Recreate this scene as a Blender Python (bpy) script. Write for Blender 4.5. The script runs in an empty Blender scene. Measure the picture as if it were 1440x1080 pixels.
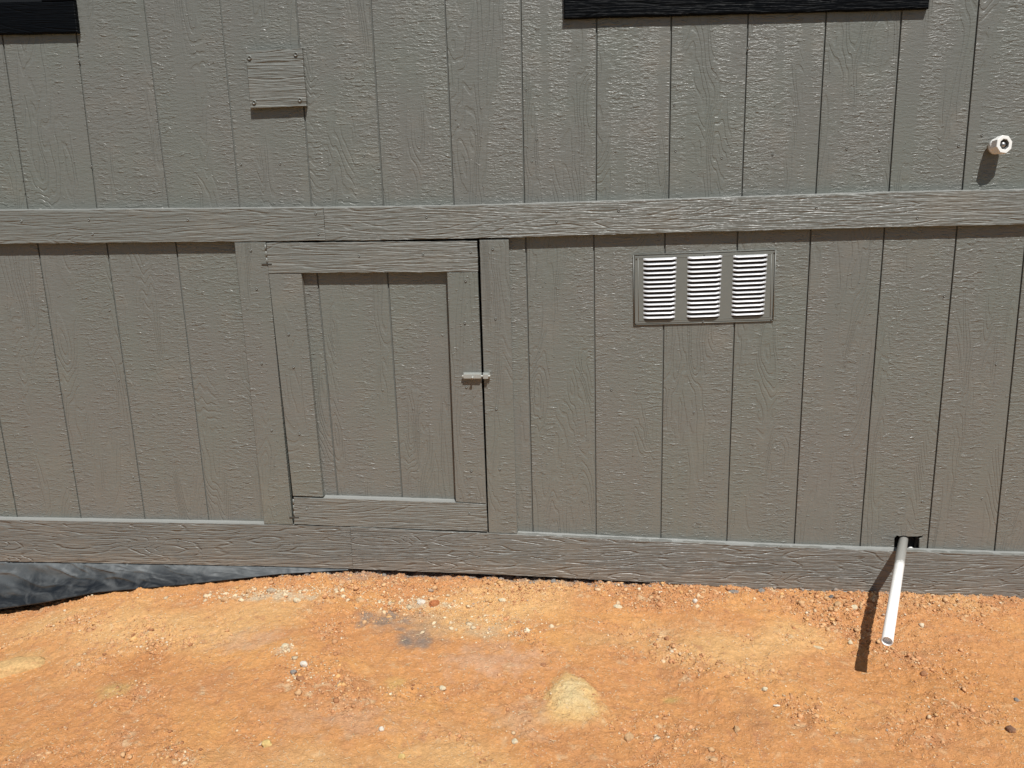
import bpy, bmesh, math, random
import numpy as np
from mathutils import Matrix, Vector
random.seed(4); rng = np.random.default_rng(7)
S = bpy.context.scene

# ------------------------------------------------------------------ camera, sky, sun
F = 1080.0                                  # focal length in px of a 1440 px wide picture
PITCH, YAW, ROLL = 1.3486827, 0.0445254, -0.0110436
CAM = np.array([1.4906404, -2.2327668, -0.0225935])
def rot(a, b, c):
    ca, sa, cb, sb, cc, sc = math.cos(a), math.sin(a), math.cos(b), math.sin(b), math.cos(c), math.sin(c)
    Rx = np.array([[1, 0, 0], [0, ca, -sa], [0, sa, ca]]); Rz = np.array([[cb, -sb, 0], [sb, cb, 0], [0, 0, 1]])
    return Rz @ Rx @ np.array([[cc, -sc, 0], [sc, cc, 0], [0, 0, 1]])
RM = rot(PITCH, YAW, ROLL)
cd = bpy.data.cameras.new('camera'); cam = bpy.data.objects.new('camera', cd); S.collection.objects.link(cam)
m = Matrix([list(RM[i]) + [CAM[i]] for i in range(3)] + [[0, 0, 0, 1]])
cam.matrix_world = m; cd.sensor_width = 36; cd.lens = 36*F/1440; cd.clip_end = 500; cd.clip_start = .02
S.camera = cam

TO_SUN = Vector((0.40, -1.0, 1.90)).normalized()
W_ = bpy.data.worlds.new('World'); S.world = W_; W_.use_nodes = True
nt = W_.node_tree; sky = nt.nodes.new('ShaderNodeTexSky'); sky.sky_type = 'NISHITA'; sky.sun_disc = False
sky.sun_elevation = math.asin(TO_SUN.z); sky.sun_rotation = math.atan2(TO_SUN.x, TO_SUN.y)
nt.links.new(sky.outputs[0], nt.nodes['Background'].inputs[0]); nt.nodes['Background'].inputs[1].default_value = 0.05
sd = bpy.data.lights.new('sun', 'SUN'); sun = bpy.data.objects.new('sun', sd); S.collection.objects.link(sun)
sd.energy = 5.0; sd.angle = math.radians(.53); sd.color = (1, .98, .94)
sun.location = (3, -6, 9); sun.rotation_euler = TO_SUN.to_track_quat('Z', 'Y').to_euler()
S.view_settings.view_transform = 'Standard'; S.view_settings.look = 'None'
S.view_settings.exposure = 0.06; S.view_settings.gamma = 1; S.view_settings.use_curve_mapping = False

# ------------------------------------------------------------------ measuring helpers
def ray(px, py):
    return RM @ np.array([(px-720)/F, (540-py)/F, -1.0])
def W(px, py, Y=0.0):                       # (x, z) on a plane parallel to the wall
    D = ray(px, py); t = (Y-CAM[1])/D[1]; P = CAM+D*t
    return (P[0], P[2])

# ------------------------------------------------------------------ object helpers
def link(o): S.collection.objects.link(o); return o
def thing(name, label, cat, loc=(0, 0, 0), group=None):
    o = link(bpy.data.objects.new(name, None)); o.location = loc; o.empty_display_size = .05
    o['label'] = label; o['category'] = cat
    if group: o['group'] = group
    return o
def tag(o, label, cat, group=None):
    o['label'] = label; o['category'] = cat
    if group: o['group'] = group
    return o
def off(par):
    v = Vector((0, 0, 0))
    while par is not None: v += par.location; par = par.parent
    return v
def mk(name, verts, faces, mat, par=None, smooth=False, label=None):
    d = off(par); me = bpy.data.meshes.new(name)
    me.from_pydata([(v[0]-d.x, v[1]-d.y, v[2]-d.z) for v in verts], [], faces)
    me.materials.append(mat)
    if smooth: me.shade_smooth()
    me.update(); o = link(bpy.data.objects.new(name, me)); o.parent = par
    if label: o['label'] = label
    return o
def area2(p): return sum(p[i][0]*p[(i+1) % len(p)][1]-p[(i+1) % len(p)][0]*p[i][1] for i in range(len(p)))
def inset(poly, d):
    n = len(poly); out = []
    for i in range(n):
        a, b, c = Vector(poly[i-1]), Vector(poly[i]), Vector(poly[(i+1) % n])
        e1 = (b-a).normalized(); e2 = (c-b).normalized()
        n1 = Vector((-e1.y, e1.x)); n2 = Vector((-e2.y, e2.x)); k = 1+n1.dot(n2)
        mv = (n1+n2)/max(k, .35); out.append(tuple(b+mv*d))
    return out
def prism(poly, yf, yb, bev=.0015):
    if area2(poly) < 0: poly = poly[::-1]    # counter-clockwise in x,z
    n = len(poly); inn = inset(poly, bev); mid = inset(poly, bev*.3)
    V = [(x, yf, z) for x, z in inn]+[(x, yf+bev*.3, z) for x, z in mid]+[(x, yf+bev, z) for x, z in poly]+[(x, yb, z) for x, z in poly]
    Fc = [tuple(range(n))]
    for r in range(3):
        for i in range(n):
            j = (i+1) % n; Fc.append((r*n+i, (r+1)*n+i, (r+1)*n+j, r*n+j))
    Fc.append(tuple(range(4*n-1, 3*n-1, -1)))
    return V, Fc
def rough_edge(poly, step=.012, amp=.0006):
    out = []
    for i in range(len(poly)):
        a = Vector(poly[i]); b = Vector(poly[(i+1) % len(poly)]); L = (b-a).length; k = max(1, int(L/step)); w = 0
        for j in range(k):
            p = a.lerp(b, j/k)
            if j: w = w*.6+random.uniform(-amp, amp); nrm = Vector((-(b-a).y, (b-a).x))/L; p = p+nrm*w
            out.append(tuple(p))
    return out
def board(name, poly, yf, yb, mat, par, bev=.0015, label=None, rough=False):
    if rough: poly = rough_edge(poly)
    V, Fc = prism(poly, yf, yb, bev)
    return mk(name, V, Fc, mat, par, label=label)
def tube(p0, p1, r, seg=24, r_in=None, lip=.0):
    p0 = Vector(p0); p1 = Vector(p1); q = (p1-p0).to_track_quat('Z', 'Y'); V = []; Fc = []
    rings = [(p0, r), (p1-(p1-p0).normalized()*.0008, r), (p1, r-.0008)] if r_in else [(p0, r), (p1, r)]
    if r_in: rings += [(p1, r_in), (p1-(p1-p0).normalized()*.012, r_in)]
    for c, rr in rings:
        for i in range(seg):
            a = 2*math.pi*i/seg; V.append(tuple(c+q @ Vector((math.cos(a)*rr, math.sin(a)*rr, 0))))
    for k in range(len(rings)-1):
        for i in range(seg):
            j = (i+1) % seg; Fc.append((k*seg+i, k*seg+j, (k+1)*seg+j, (k+1)*seg+i))
    Fc.append(tuple(range(seg-1, -1, -1))); k = len(rings)-1; Fc.append(tuple(k*seg+i for i in range(seg)))
    return V, Fc
def join(*parts):
    V = []; Fc = []
    for v, f in parts:
        o = len(V); V += list(v); Fc += [tuple(i+o for i in g) for g in f]
    return V, Fc
def box(x0, x1, y0, y1, z0, z1):
    V = [(x, y, z) for x in (x0, x1) for y in (y0, y1) for z in (z0, z1)]
    return V, [(0, 1, 3, 2), (4, 6, 7, 5), (0, 4, 5, 1), (2, 3, 7, 6), (0, 2, 6, 4), (1, 5, 7, 3)]

# ------------------------------------------------------------------ numpy noise
_tab = {}
def gnoise(x, y, seed=0):
    N = 256
    if seed not in _tab: g = np.random.default_rng(seed).uniform(0, 2*np.pi, (N, N)); _tab[seed] = (np.cos(g), np.sin(g))
    gx, gy = _tab[seed]
    xi = np.floor(x).astype(int); yi = np.floor(y).astype(int); fx = x-xi; fy = y-yi
    def c(i, j, dx, dy): a = gx[i % N, j % N]; b = gy[i % N, j % N]; return a*dx+b*dy
    u = fx*fx*fx*(fx*(fx*6-15)+10); v = fy*fy*fy*(fy*(fy*6-15)+10)
    a = c(xi, yi, fx, fy); b = c(xi+1, yi, fx-1, fy); d = c(xi, yi+1, fx, fy-1); e = c(xi+1, yi+1, fx-1, fy-1)
    return (a*(1-u)+b*u)*(1-v)+(d*(1-u)+e*u)*v
def fbm(x, y, oct=4, seed=0, gain=.5):
    s = 0; a = 1
    for k in range(oct): s = s+a*gnoise(x*2**k+k*17.3, y*2**k+k*9.1, seed+k); a *= gain
    return s
def sst(a, b, x): t = np.clip((x-a)/(b-a), 0, 1); return t*t*(3-2*t)

# ------------------------------------------------------------------ material helpers
class NT:
    def __init__(s, name):
        s.m = bpy.data.materials.new(name); s.m.use_nodes = True; s.t = s.m.node_tree; s.b = s.t.nodes['Principled BSDF']
    def n(s, ty, **kw):
        nd = s.t.nodes.new('ShaderNode'+ty)
        for k, v in kw.items(): setattr(nd, k, v)
        return nd
    def l(s, a, b): s.t.links.new(a, b)
    def val(s, sock, v):
        if isinstance(v, (int, float)): sock.default_value = v
        elif isinstance(v, tuple): sock.default_value = v if len(v) == len(sock.default_value) else (*v, 1)
        else: s.l(v, sock)
    def math(s, op, a, b=0.0, c=0.0, clamp=False):
        nd = s.n('Math', operation=op, use_clamp=clamp)
        for i, v in enumerate((a, b, c)): s.val(nd.inputs[i], v)
        return nd.outputs[0]
    def coords(s, sx, sy, sz, wob=0):
        tc = s.n('TexCoord'); mp = s.n('Mapping'); mp.inputs['Scale'].default_value = (sx, sy, sz)
        s.l(tc.outputs['Object'], mp.inputs[0]); return mp.outputs[0]
    def noise(s, vec, scale=1.0, detail=2.0, rough=.5, w=None, dist=0.0):
        nd = s.n('TexNoise', noise_dimensions='4D' if w is not None else '3D')
        s.l(vec, nd.inputs['Vector']); nd.inputs['Scale'].default_value = scale
        nd.inputs['Detail'].default_value = detail; nd.inputs['Roughness'].default_value = rough; nd.inputs['Distortion'].default_value = dist
        if w is not None: s.val(nd.inputs['W'], w)
        return nd.outputs[0]
    def ramp(s, f, a, b, lo=0.0, hi=1.0):
        nd = s.n('MapRange', interpolation_type='SMOOTHSTEP'); s.val(nd.inputs[0], f)
        for i, v in enumerate((a, b, lo, hi)): nd.inputs[i+1].default_value = v
        return nd.outputs[0]
    def mix(s, f, a, b):
        nd = s.n('Mix', data_type='RGBA'); s.val(nd.inputs[0], f); s.val(nd.inputs[6], a); s.val(nd.inputs[7], b); return nd.outputs[2]
    def bump(s, h, dist, strength=1.0, prev=None):
        nd = s.n('Bump'); nd.inputs['Strength'].default_value = strength; nd.inputs['Distance'].default_value = dist
        s.l(h, nd.inputs['Height'])
        if prev is not None: s.l(prev, nd.inputs['Normal'])
        s.l(nd.outputs[0], s.b.inputs['Normal']); return nd.outputs[0]
    def set(s, **kw):
        for k, v in kw.items(): s.val(s.b.inputs[k.replace('_', ' ')], v)
        return s.m

PAINT = (.166, .1715, .1565)
def siding_mat(name, base=PAINT, depth=.00138, rough=.34):
    M = NT(name); oi = M.n('ObjectInfo'); rnd = M.math('MULTIPLY', oi.outputs['Random'], 41.0)
    r2 = M.math('ADD', rnd, 7.7)
    # where the embossing is coarse, where it is grain lines, where it is nearly smooth
    mask = M.noise(M.coords(11, 3, 1.7), 1, 2, .5, rnd)
    mask2 = M.noise(M.coords(17, 3, 1.1), 1, 2, .5, r2)
    g = M.noise(M.coords(10, 3, 2.1), 1, 2.6, .42, r2, .5)
    ln = M.math('SINE', M.math('MULTIPLY', g, 150.0))
    lines = M.ramp(ln, -.95, -.3)
    st = M.noise(M.coords(40, 40, 150), 1, 3.2, .58, rnd, .3)
    st = M.ramp(st, .40, .60)
    st2 = M.noise(M.coords(120, 60, 260), 1, 2.0, .55, r2); st2 = M.ramp(st2, .42, .62)
    teeth = M.noise(M.coords(26, 30, 120), 1, 1.0, .5, r2); teeth = M.ramp(teeth, .60, .65)
    fine = M.noise(M.coords(520, 60, 16), 1, 2, .6, rnd)
    kl = M.ramp(mask, .49, .56); ks = M.ramp(mask2, .38, .52); kt = M.math('MULTIPLY', ks, M.math('SUBTRACT', 1.0, kl))
    h = M.math('ADD', M.math('MULTIPLY', M.math('MULTIPLY', lines, kl), .60),
               M.math('MULTIPLY', M.math('ADD', M.math('MULTIPLY', st, .55), M.math('MULTIPLY', st2, .32)), M.math('ADD', M.math('MULTIPLY', kt, .46), .30)))
    h = M.math('ADD', h, M.math('MULTIPLY', M.math('MULTIPLY', teeth, kt), .95))
    spk = M.ramp(M.noise(M.coords(75, 40, 130), 1, 1.0, .4, rnd), .69, .745)
    h = M.math('ADD', h, M.math('MULTIPLY', spk, .9))
    h = M.math('ADD', h, M.math('MULTIPLY', fine, .26))
    M.bump(h, depth)
    tone = M.noise(M.coords(3, 3, 3), 1, 3, .6, rnd)
    c = M.mix(M.ramp(tone, .35, .7), (base[0]*1.01, base[1]*.985, base[2]*.985), (base[0]*.98, base[1]*1.012, base[2]*.985))
    dust = M.noise(M.coords(6, 6, 9), 1, 6, .65, r2)
    c = M.mix(M.math('MULTIPLY', M.ramp(dust, .5, .8), .10), c, (.40, .30, .20))
    return M.set(Base_Color=c, Roughness=M.ramp(dust, .2, .8, rough-.06, rough+.1), Specular_IOR_Level=.5)
def trim_mat(name, base=PAINT, depth=.0025, rough=.37, spec=.5, splash=False, arch=.45, run=1.5):
    M = NT(name); oi = M.n('ObjectInfo'); rnd = M.math('MULTIPLY', oi.outputs['Random'], 53.0); r2 = M.math('ADD', rnd, 3.3)
    g = M.noise(M.coords(run, 3, 15), 1, 2.4, .40, rnd, .2)
    fr = M.math('FRACT', M.math('MULTIPLY', g, 17.0))
    valley = M.ramp(M.math('ABSOLUTE', M.math('SUBTRACT', fr, .5)), .02, .16)
    br = M.ramp(M.noise(M.coords(9, 3, 40), 1, 2, .5, r2), .34, .52)      # lines break off here and there
    streak = M.noise(M.coords(13, 9, 215), 1, 2.5, .6, rnd); streak = M.ramp(streak, .40, .62)
    edge = M.noise(M.coords(60, 20, 90), 1, 2, .6, r2)
    v2 = M.math('ADD', M.math('MULTIPLY', valley, br), M.math('SUBTRACT', 1.0, br))
    h = M.math('ADD', M.math('MULTIPLY', v2, arch), M.math('ADD', M.math('MULTIPLY', streak, .42), M.math('MULTIPLY', edge, .15)))
    M.bump(h, depth)
    dust = M.noise(M.coords(5, 5, 9), 1, 6, .65, r2)
    c = M.mix(M.math('MULTIPLY', M.ramp(dust, .45, .8), .12), base, (.42, .31, .20) if base[0] > .1 else (.02, .02, .02))
    if splash:                                # clay dust thrown up on the lowest few centimetres
        tc = M.n('TexCoord'); sp = M.n('SeparateXYZ'); M.l(tc.outputs['Object'], sp.inputs[0])
        z0 = M.math('SUBTRACT', .088, M.math('MULTIPLY', M.math('MAXIMUM', M.math('ADD', sp.outputs[0], .2), 0.0), .047))
        d_ = M.math('SUBTRACT', sp.outputs[2], z0); nn = M.noise(M.coords(30, 30, 45), 1, 6, .7, r2)
        k_ = M.math('MULTIPLY', M.ramp(M.math('ADD', d_, M.math('MULTIPLY', M.math('SUBTRACT', nn, .5), .09)), .0, .05, 1, 0), .22)
        c = M.mix(k_, c, (.34, .25, .17))
    return M.set(Base_Color=c, Roughness=M.ramp(dust, .2, .8, rough-.06, rough+.1), Specular_IOR_Level=spec)
def plain(name, col, rough=.5, metal=0, nscale=30, var=.08, bumpd=.0, spec=.5):
    M = NT(name); n = M.noise(M.coords(nscale, nscale, nscale), 1, 4, .6)
    c = M.mix(n, tuple(v*(1-var) for v in col), tuple(min(1, v*(1+var)) for v in col))
    if bumpd: M.bump(n, bumpd)
    return M.set(Base_Color=c, Roughness=rough, Metallic=metal, Specular_IOR_Level=spec)

m_siding = siding_mat('painted_siding')
m_stile = siding_mat('painted_vertical_trim', depth=.0012)
m_trim = trim_mat('painted_horizontal_trim')
m_skirt = trim_mat('painted_skirt_board', base=(.156, .159, .147), splash=True, arch=.8, run=2.2, depth=.0026)
m_black = trim_mat('black_casing', base=(.003, .0038, .005), depth=.0016, rough=.42, spec=.05)
m_paint = plain('painted_metal', PAINT, .38, 0, 60)
m_dimple = plain('painted_nail', PAINT, .35, 0, 200)
m_back = plain('sheathing_dark', (.05, .045, .038), .8)
m_dark = plain('crawlspace_dark', (.02, .018, .016), .9)
m_pvc = plain('white_plastic', (.80, .80, .77), .3, 0, 40, .03)
m_hole = plain('dark_bore', (.10, .10, .095), .6)
m_steel = plain('grey_metal', (.45, .45, .45), .35, .9)
m_glass = plain('dark_glass', (.004, .005, .006), .08)
m_sash = plain('black_sash', (.005, .006, .007), .45)

# ------------------------------------------------------------------ ground
XB = [-40, -.55, -.28, .10, .55, .86, 1.0, 1.3, 1.75, 2.2, 2.6, 3.0, 3.6, 40]
def trim_bottom():                          # x, z of the lower edge of the skirt board
    return [W(px, py, -.019) for px, py in ((-250, 786), (0, 789.5), (200, 793), (400, 797), (490, 800), (740, 810), (920, 819.5), (1080, 829.5), (1225, 834), (1440, 843), (1700, 853))]
TB = trim_bottom(); tbx = [p[0] for p in TB]; tbz = [p[1] for p in TB]
def zwall(x):
    z = np.interp(x, tbx, tbz)
    gap = np.interp(x, [-.6, -.3, -.13, .06, .2, .5, .68, .82, 1.0, 1.4, 1.75, 1.95, 3], [.19, .168, .142, .088, .068, .044, .027, .015, .017, .018, .013, -.004, -.006])
    return z-gap
PX_MARK = {}
def gh(x, y, fine=True):
    x = np.asarray(x, float); y = np.asarray(y, float)
    near = np.clip(1+y/6.0, 0, 1)
    z = zwall(x)*1.0
    d = -y
    z = z-.02*sst(.0, .9, d)*sst(.9, -.1, x)*0 + .012*fbm(x*2.3, y*3.1, 3, 11)*sst(.02, .25, d)
    # shallow rake and rain marks running away from the wall
    u = x*.86+y*.5
    z = z+.0075*fbm(u*9, y*2.4-x*1.2, 3, 21)*sst(.05, .3, d)
    rough = ruf(x, y)
    z = z+(.0045+.009*rough)*fbm(x*26, y*26, 3, 31)
    z = z+(.0012+.0085*rough)*np.abs(fbm(x*75, y*75, 3, 41, .6))
    # pale mound
    z = z+.020*mound(x, y)
    # gully below the pipe
    z = z-.012*np.exp(-(((x-2.36)/.13)**2+((y+.27)/.16)**2))
    if fine: z = z+.0009*fbm(x*210, y*210, 2, 51)*(.4+rough)
    return z
def mound(x, y, wob=0.0):
    ax_, ay_ = MOUND; t = (ay_-y)/.17; w = .034+.090*np.clip(t, 0, 2); q = np.abs(x-ax_-.006*t+wob)/w
    return sst(1.05, .0, q)*sst(-.2, .55, t)*sst(1.45, .55, t)
def ruf(x, y):
    d = -y; band = sst(.21, .05, d+.05*gnoise(x*7, y*5, 5))
    c = sst(.05, .38, fbm(x*3.7+3, y*5.5, 3, 61)); s = sst(.1, .45, fbm((x*.8+y*.6)*9, (y*.8-x*.6)*2.5, 2, 71))
    pipe = np.exp(-(((x-2.42)/.2)**2+((y+.25)/.22)**2))
    return np.clip(band*.85*np.where(x < .55, .55, 1)+c*.62+s*.5+pipe*.6, 0, 1)
def hitg(px, py, it=12):                    # where a line of sight meets the ground
    D = ray(px, py); z = -1.15
    for _ in range(it):
        t = (z-CAM[2])/D[2]; P = CAM+D*t; z = float(gh(P[0], P[1])) if it > 1 else z
    return P[0], P[1], z
MOUND = (9, 9); MOUND = tuple(hitg(800, 946)[:2])
def axis(a, b, step, lo, hi):
    mid = np.arange(a, b, step); k = 1.45; L = []; s = step*4; p = a
    while p > lo: p -= s; s *= k; L.append(p)
    R = []; s = step*4; p = mid[-1]
    while p < hi: p += s; s *= k; R.append(p)
    return np.array(L[::-1]+list(mid)+R)
gx = axis(-.5, 3.35, .0032, -60, 60); gy = axis(-1.0, .03, .0028, -60, 60)
GX, GY = np.meshgrid(gx, gy); Z = gh(GX, GY)
far = np.clip((np.hypot(GX-1.4, GY)-2.5)/6, 0, 1); Z = Z*(1-far)+(-1.18+.15*fbm(GX*.12, GY*.12, 3, 5))*far
Z = np.where(GY > .035, np.minimum(Z, Z-.05), Z)
ny, nx = GX.shape
co = np.stack([GX, GY, Z], -1).reshape(-1, 3).astype(np.float32)
idx = np.arange(nx*ny).reshape(ny, nx)
fc = np.stack([idx[:-1, :-1], idx[:-1, 1:], idx[1:, 1:], idx[1:, :-1]], -1).reshape(-1, 4)
me = bpy.data.meshes.new('ground'); me.vertices.add(len(co)); me.vertices.foreach_set('co', co.ravel())
me.loops.add(fc.size); me.loops.foreach_set('vertex_index', fc.ravel().astype(np.int32))
me.polygons.add(len(fc)); me.polygons.foreach_set('loop_start', np.arange(0, fc.size, 4, dtype=np.int32))
me.polygons.foreach_set('loop_total', np.full(len(fc), 4, np.int32)); me.update(calc_edges=True); me.shade_smooth()
def gcolor(X, Y):
    n1 = fbm(X*3.1+Y*1.5, Y*3.3-X, 4, 101); n2 = fbm(X*8, Y*9, 4, 111); n3 = fbm(X*34, Y*34, 3, 121); n4 = fbm(X*1.7+4, Y*2.1, 3, 131)
    r = ruf(X, Y); C = np.zeros(X.shape+(3,)); C[:] = (.53, .245, .088)
    def mx(c, k): nonlocal C; k = np.clip(k, 0, 1)[..., None]; C = C*(1-k)+np.array(c)*k
    mx((.60, .30, .10), sst(-.1, .6, n1)*.8)
    mx((.43, .195, .085), sst(.0, .6, n2)*.55+r*.32)
    mx((.62, .37, .15), sst(.12, .6, n4)*.75)
    mx((.36, .16, .085), sst(.25, .8, -n3-n2*.4)*.5)
    mx((.62, .45, .25), sst(.30, .8, n3+n2*.5)*(.35+.5*r))
    C = C*np.array([1.22, 1.25, 1.34])
    return C, mx, (lambda: C)
C, mx, getC = gcolor(GX, GY)
def blob(px, py, rx, ry, edge=.5, seed=0, wob=.5):
    cx, cy, _ = hitg(px, py); q = np.hypot((GX-cx)/rx, (GY-cy)/ry)+wob*fbm(GX*22, GY*22, 3, seed)
    return sst(1.0, edge, q)
mk_ = mound(GX, GY, .030*fbm(GX*28, GY*28, 4, 201, .65)); mx((.77, .51, .22), sst(.02, .45, mk_)*.9)
mx((.78, .62, .34), sst(.35, 1.0, mk_+.35*fbm(GX*25, GY*25, 3, 202))*.7)
mx((.64, .40, .17), blob(30, 930, .13, .08, .1, 203)*.7)
mx((.61, .44, .17), blob(165, 968, .06, .06, .2, 212)*.6)
mx((.20, .19, .175), blob(588, 903, .075, .065, .0, 204, .7)*.9)
mx((.25, .215, .18), blob(540, 872, .10, .06, .2, 205, .8)*.8)
mx((.30, .23, .18), blob(590, 880, .15, .11, .1, 214, .8)*.45)
mx((.58, .50, .36), blob(395, 838, .16, .035, .3, 206, .8)*.75)
mx((.56, .47, .33), blob(590, 850, .12, .03, .2, 207, .9)*.55)
mx((.60, .50, .36), blob(402, 910, .03, .03, .2, 208, .9)*.6)
mx((.55, .42, .27), blob(680, 890, .10, .06, .1, 209, .9)*.5)
mx((.62, .36, .16), blob(850, 900, .16, .05, .1, 210, .5)*.5)
mx((.58, .44, .15), blob(945, 985, .03, .02, .1, 213, .5)*.7)
mx((.61, .42, .16), blob(555, 965, .03, .05, .1, 215, .7)*.6)
mx((.47, .20, .075), blob(200, 935, .10, .14, .1, 211, .5)*.5)
mx((.62, .29, .095), blob(1330, 960, .35, .22, .1, 216, .5)*.45)
mx((.64, .42, .29), blob(690, 925, .20, .11, .0, 221, .8)*.5)
mx((.64, .44, .29), blob(350, 900, .16, .09, .0, 222, .8)*.4)
mx((.62, .41, .27), blob(480, 1010, .22, .08, .0, 223, .9)*.4)
mx((.62, .42, .27), blob(730, 1010, .10, .10, .0, 224, .9)*.45)
mx((.38, .19, .10), blob(940, 960, .05, .10, .0, 225, .9)*.35)
mx((.40, .20, .11), blob(1060, 1000, .05, .12, .0, 226, .9)*.4)
mx((.42, .22, .12), blob(1290, 920, .12, .06, .0, 227, .9)*.35)
# grey overspray of wall paint on the soil along the skirt board
ov = sst(.032, .006, -GY+.016*fbm(GX*30, GY*30, 3, 301))*sst(.45, .75, GX)
ov = np.maximum(ov*np.clip(.75+.5*fbm(GX*6, GY*0, 2, 302), .25, .95), blob(500, 810, .14, .05, .2, 303, .7)*.6)
mx((.27, .245, .215), ov*.9)
C = getC(); C = np.clip(C*(1+.20*fbm(GX*90, GY*90, 2, 141)+.10*fbm(GX*260, GY*260, 2, 151))[..., None], .02, .8)
bounce_dim = sst(1.25, 1.9, -GY+.12*fbm(GX*1.5, GY*1.5, 3, 161))[..., None]; C = C*(1-bounce_dim)+np.array((.10, .095, .045))*bounce_dim      # unseen far ground darkened to cut light bounced onto the wall
ca = me.color_attributes.new('soil', 'FLOAT_COLOR', 'POINT')
ca.data.foreach_set('color', np.concatenate([C.reshape(-1, 3), np.ones((nx*ny, 1))], 1).astype(np.float32).ravel())
M = NT('clay_soil'); at = M.n('Attribute', attribute_name='soil')
n = M.noise(M.coords(300, 300, 300), 1, 5, .7); sp = M.noise(M.coords(170, 170, 170), 1, 2, .6); gr = M.noise(M.coords(620, 620, 620), 1, 2, .6)
c = M.mix(M.ramp(n, .42, .8, 0, .42), at.outputs['Color'], (.40, .20, .10))
c = M.mix(M.ramp(sp, .60, .70, 0, .65), c, (.72, .56, .38))
c = M.mix(M.ramp(gr, .64, .74, 0, .5), c, (.20, .10, .05))
M.bump(M.math('ADD', M.math('ADD', n, M.math('MULTIPLY', gr, .5)), M.math('MULTIPLY', sp, .9)), .0048, 1)
me.materials.append(M.set(Base_Color=c, Roughness=.95, Specular_IOR_Level=.15))
ground = link(bpy.data.objects.new('ground', me)); ground['kind'] = 'structure'

# ------------------------------------------------------------------ siding wall
GR = .2032
UPL = [[(4, 58), (39, 292)], [(108, 57), (136, 290)], [(202, 0), (237, 290)], [(309, 0), (337, 290)], [(416, 0), (438, 290)], [(521, 0), (539, 290)], [(625, 0), (638, 288)], [(732, 0), (737, 287)], [(839, 33), (838, 284)], [(944, 30), (940, 279)], [(1052, 25), (1043, 276)], [(1162, 20), (1147, 273)], [(1268, 18), (1250, 270)], [(1377, 0), (1353, 268)]]
LOL = {-1: [(0, 593), (24, 725)], 0: [(53, 345), (114, 728)], 1: [(150, 343), (204, 730)], 2: [(247, 340), (294, 733)],
       4: [(446, 385), (475, 698)], 5: [(545, 385), (565.5, 700)],
       7: [(739.6, 350), (749, 745)], 8: [(835, 335), (838, 750)], 9: [(935, 337), (929, 755)], 10: [(1037, 337), (1022, 755)], 11: [(1140, 330), (1117, 760)], 12: [(1242, 345), (1210, 760)], 13: [(1346, 320), (1305, 760)], 14: [(1436, 400), (1400, 760)]}
def wl(pts, Y=0.0):                          # a measured joint as x = a + b z on the wall
    (x0, z0), (x1, z1) = W(*pts[0], Y), W(*pts[-1], Y); b = (x1-x0)/(z1-z0); return (x0-b*z0, b)
def at(l, z): return l[0]+l[1]*z
up = [wl(p) for p in UPL]
up = [(up[0][0]-GR*k, up[0][1]) for k in (5, 4, 3, 2, 1)]+up+[(up[-1][0]+GR*k, up[-1][1]) for k in (1, 2, 3, 4)]
wall = thing('siding_wall', 'taupe painted house wall of grooved vertical siding with flat trim bands above bare clay', 'wall', (1.4, 0, -1.2))
ZT = 1.25; HG = .0021
for a, b in zip(up[:-1], up[1:]):
    z0, z1 = -.02, ZT
    board('plank', [(at(a, z0)+HG, z0), (at(b, z0)-HG, z0), (at(b, z1)-HG, z1), (at(a, z1)+HG, z1)], random.uniform(-.0004, .0004), .0046, m_siding, wall, .0012)
lo = {k: wl(p) for k, p in LOL.items()}
for k in (-2, -3, -4, -5): lo[k] = (lo[-1][0]+GR*(k+1), lo[-1][1])
for k in (15, 16, 17, 18): lo[k] = (lo[14][0]+GR*(k-14), lo[14][1])
zl0, zl1 = -1.09, -.05
def zb(x, d=.03): return float(np.interp(x, tbx, tbz))+d
def lplank(a, b, par=wall, z0=None, z1=zl1, ga=HG, gb=HG, notch=None):
    za = zb(at(a, -1), .035) if z0 is None else z0; zc = zb(at(b, -1), .035) if z0 is None else z0
    poly = [(at(a, za)+ga, za)]
    if notch: poly += notch
    poly += [(at(b, zc)-gb, zc), (at(b, z1)-gb, z1), (at(a, z1)+ga, z1)]
    return board('plank', poly, random.uniform(-.0004, .0004), .0046, m_siding, par, .0012)
for a in (-5, -4, -3, -2, -1, 0, 1): lplank(lo[a], lo[a+1])
dl = wl([(350, 340), (390, 738)], -.01)      # hidden edge behind the left surround board
dr = wl([(694, 338), (706, 748)], -.01)
lplank(lo[2], dl); lplank(dr, lo[7])
for a in range(7, 18):
    nt_ = None
    if a == 12:
        P = [(1258.5, 784), (1257.5, 769), (1258, 757), (1261.5, 753.2), (1265, 754.6), (1271, 753.4), (1277, 754.8), (1290, 754.6), (1299, 753.4), (1296, 756.5), (1293, 758), (1292.5, 784)]
        nt_ = [W(*q) for q in P]
    lplank(lo[a], lo[a+1], notch=nt_)
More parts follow.
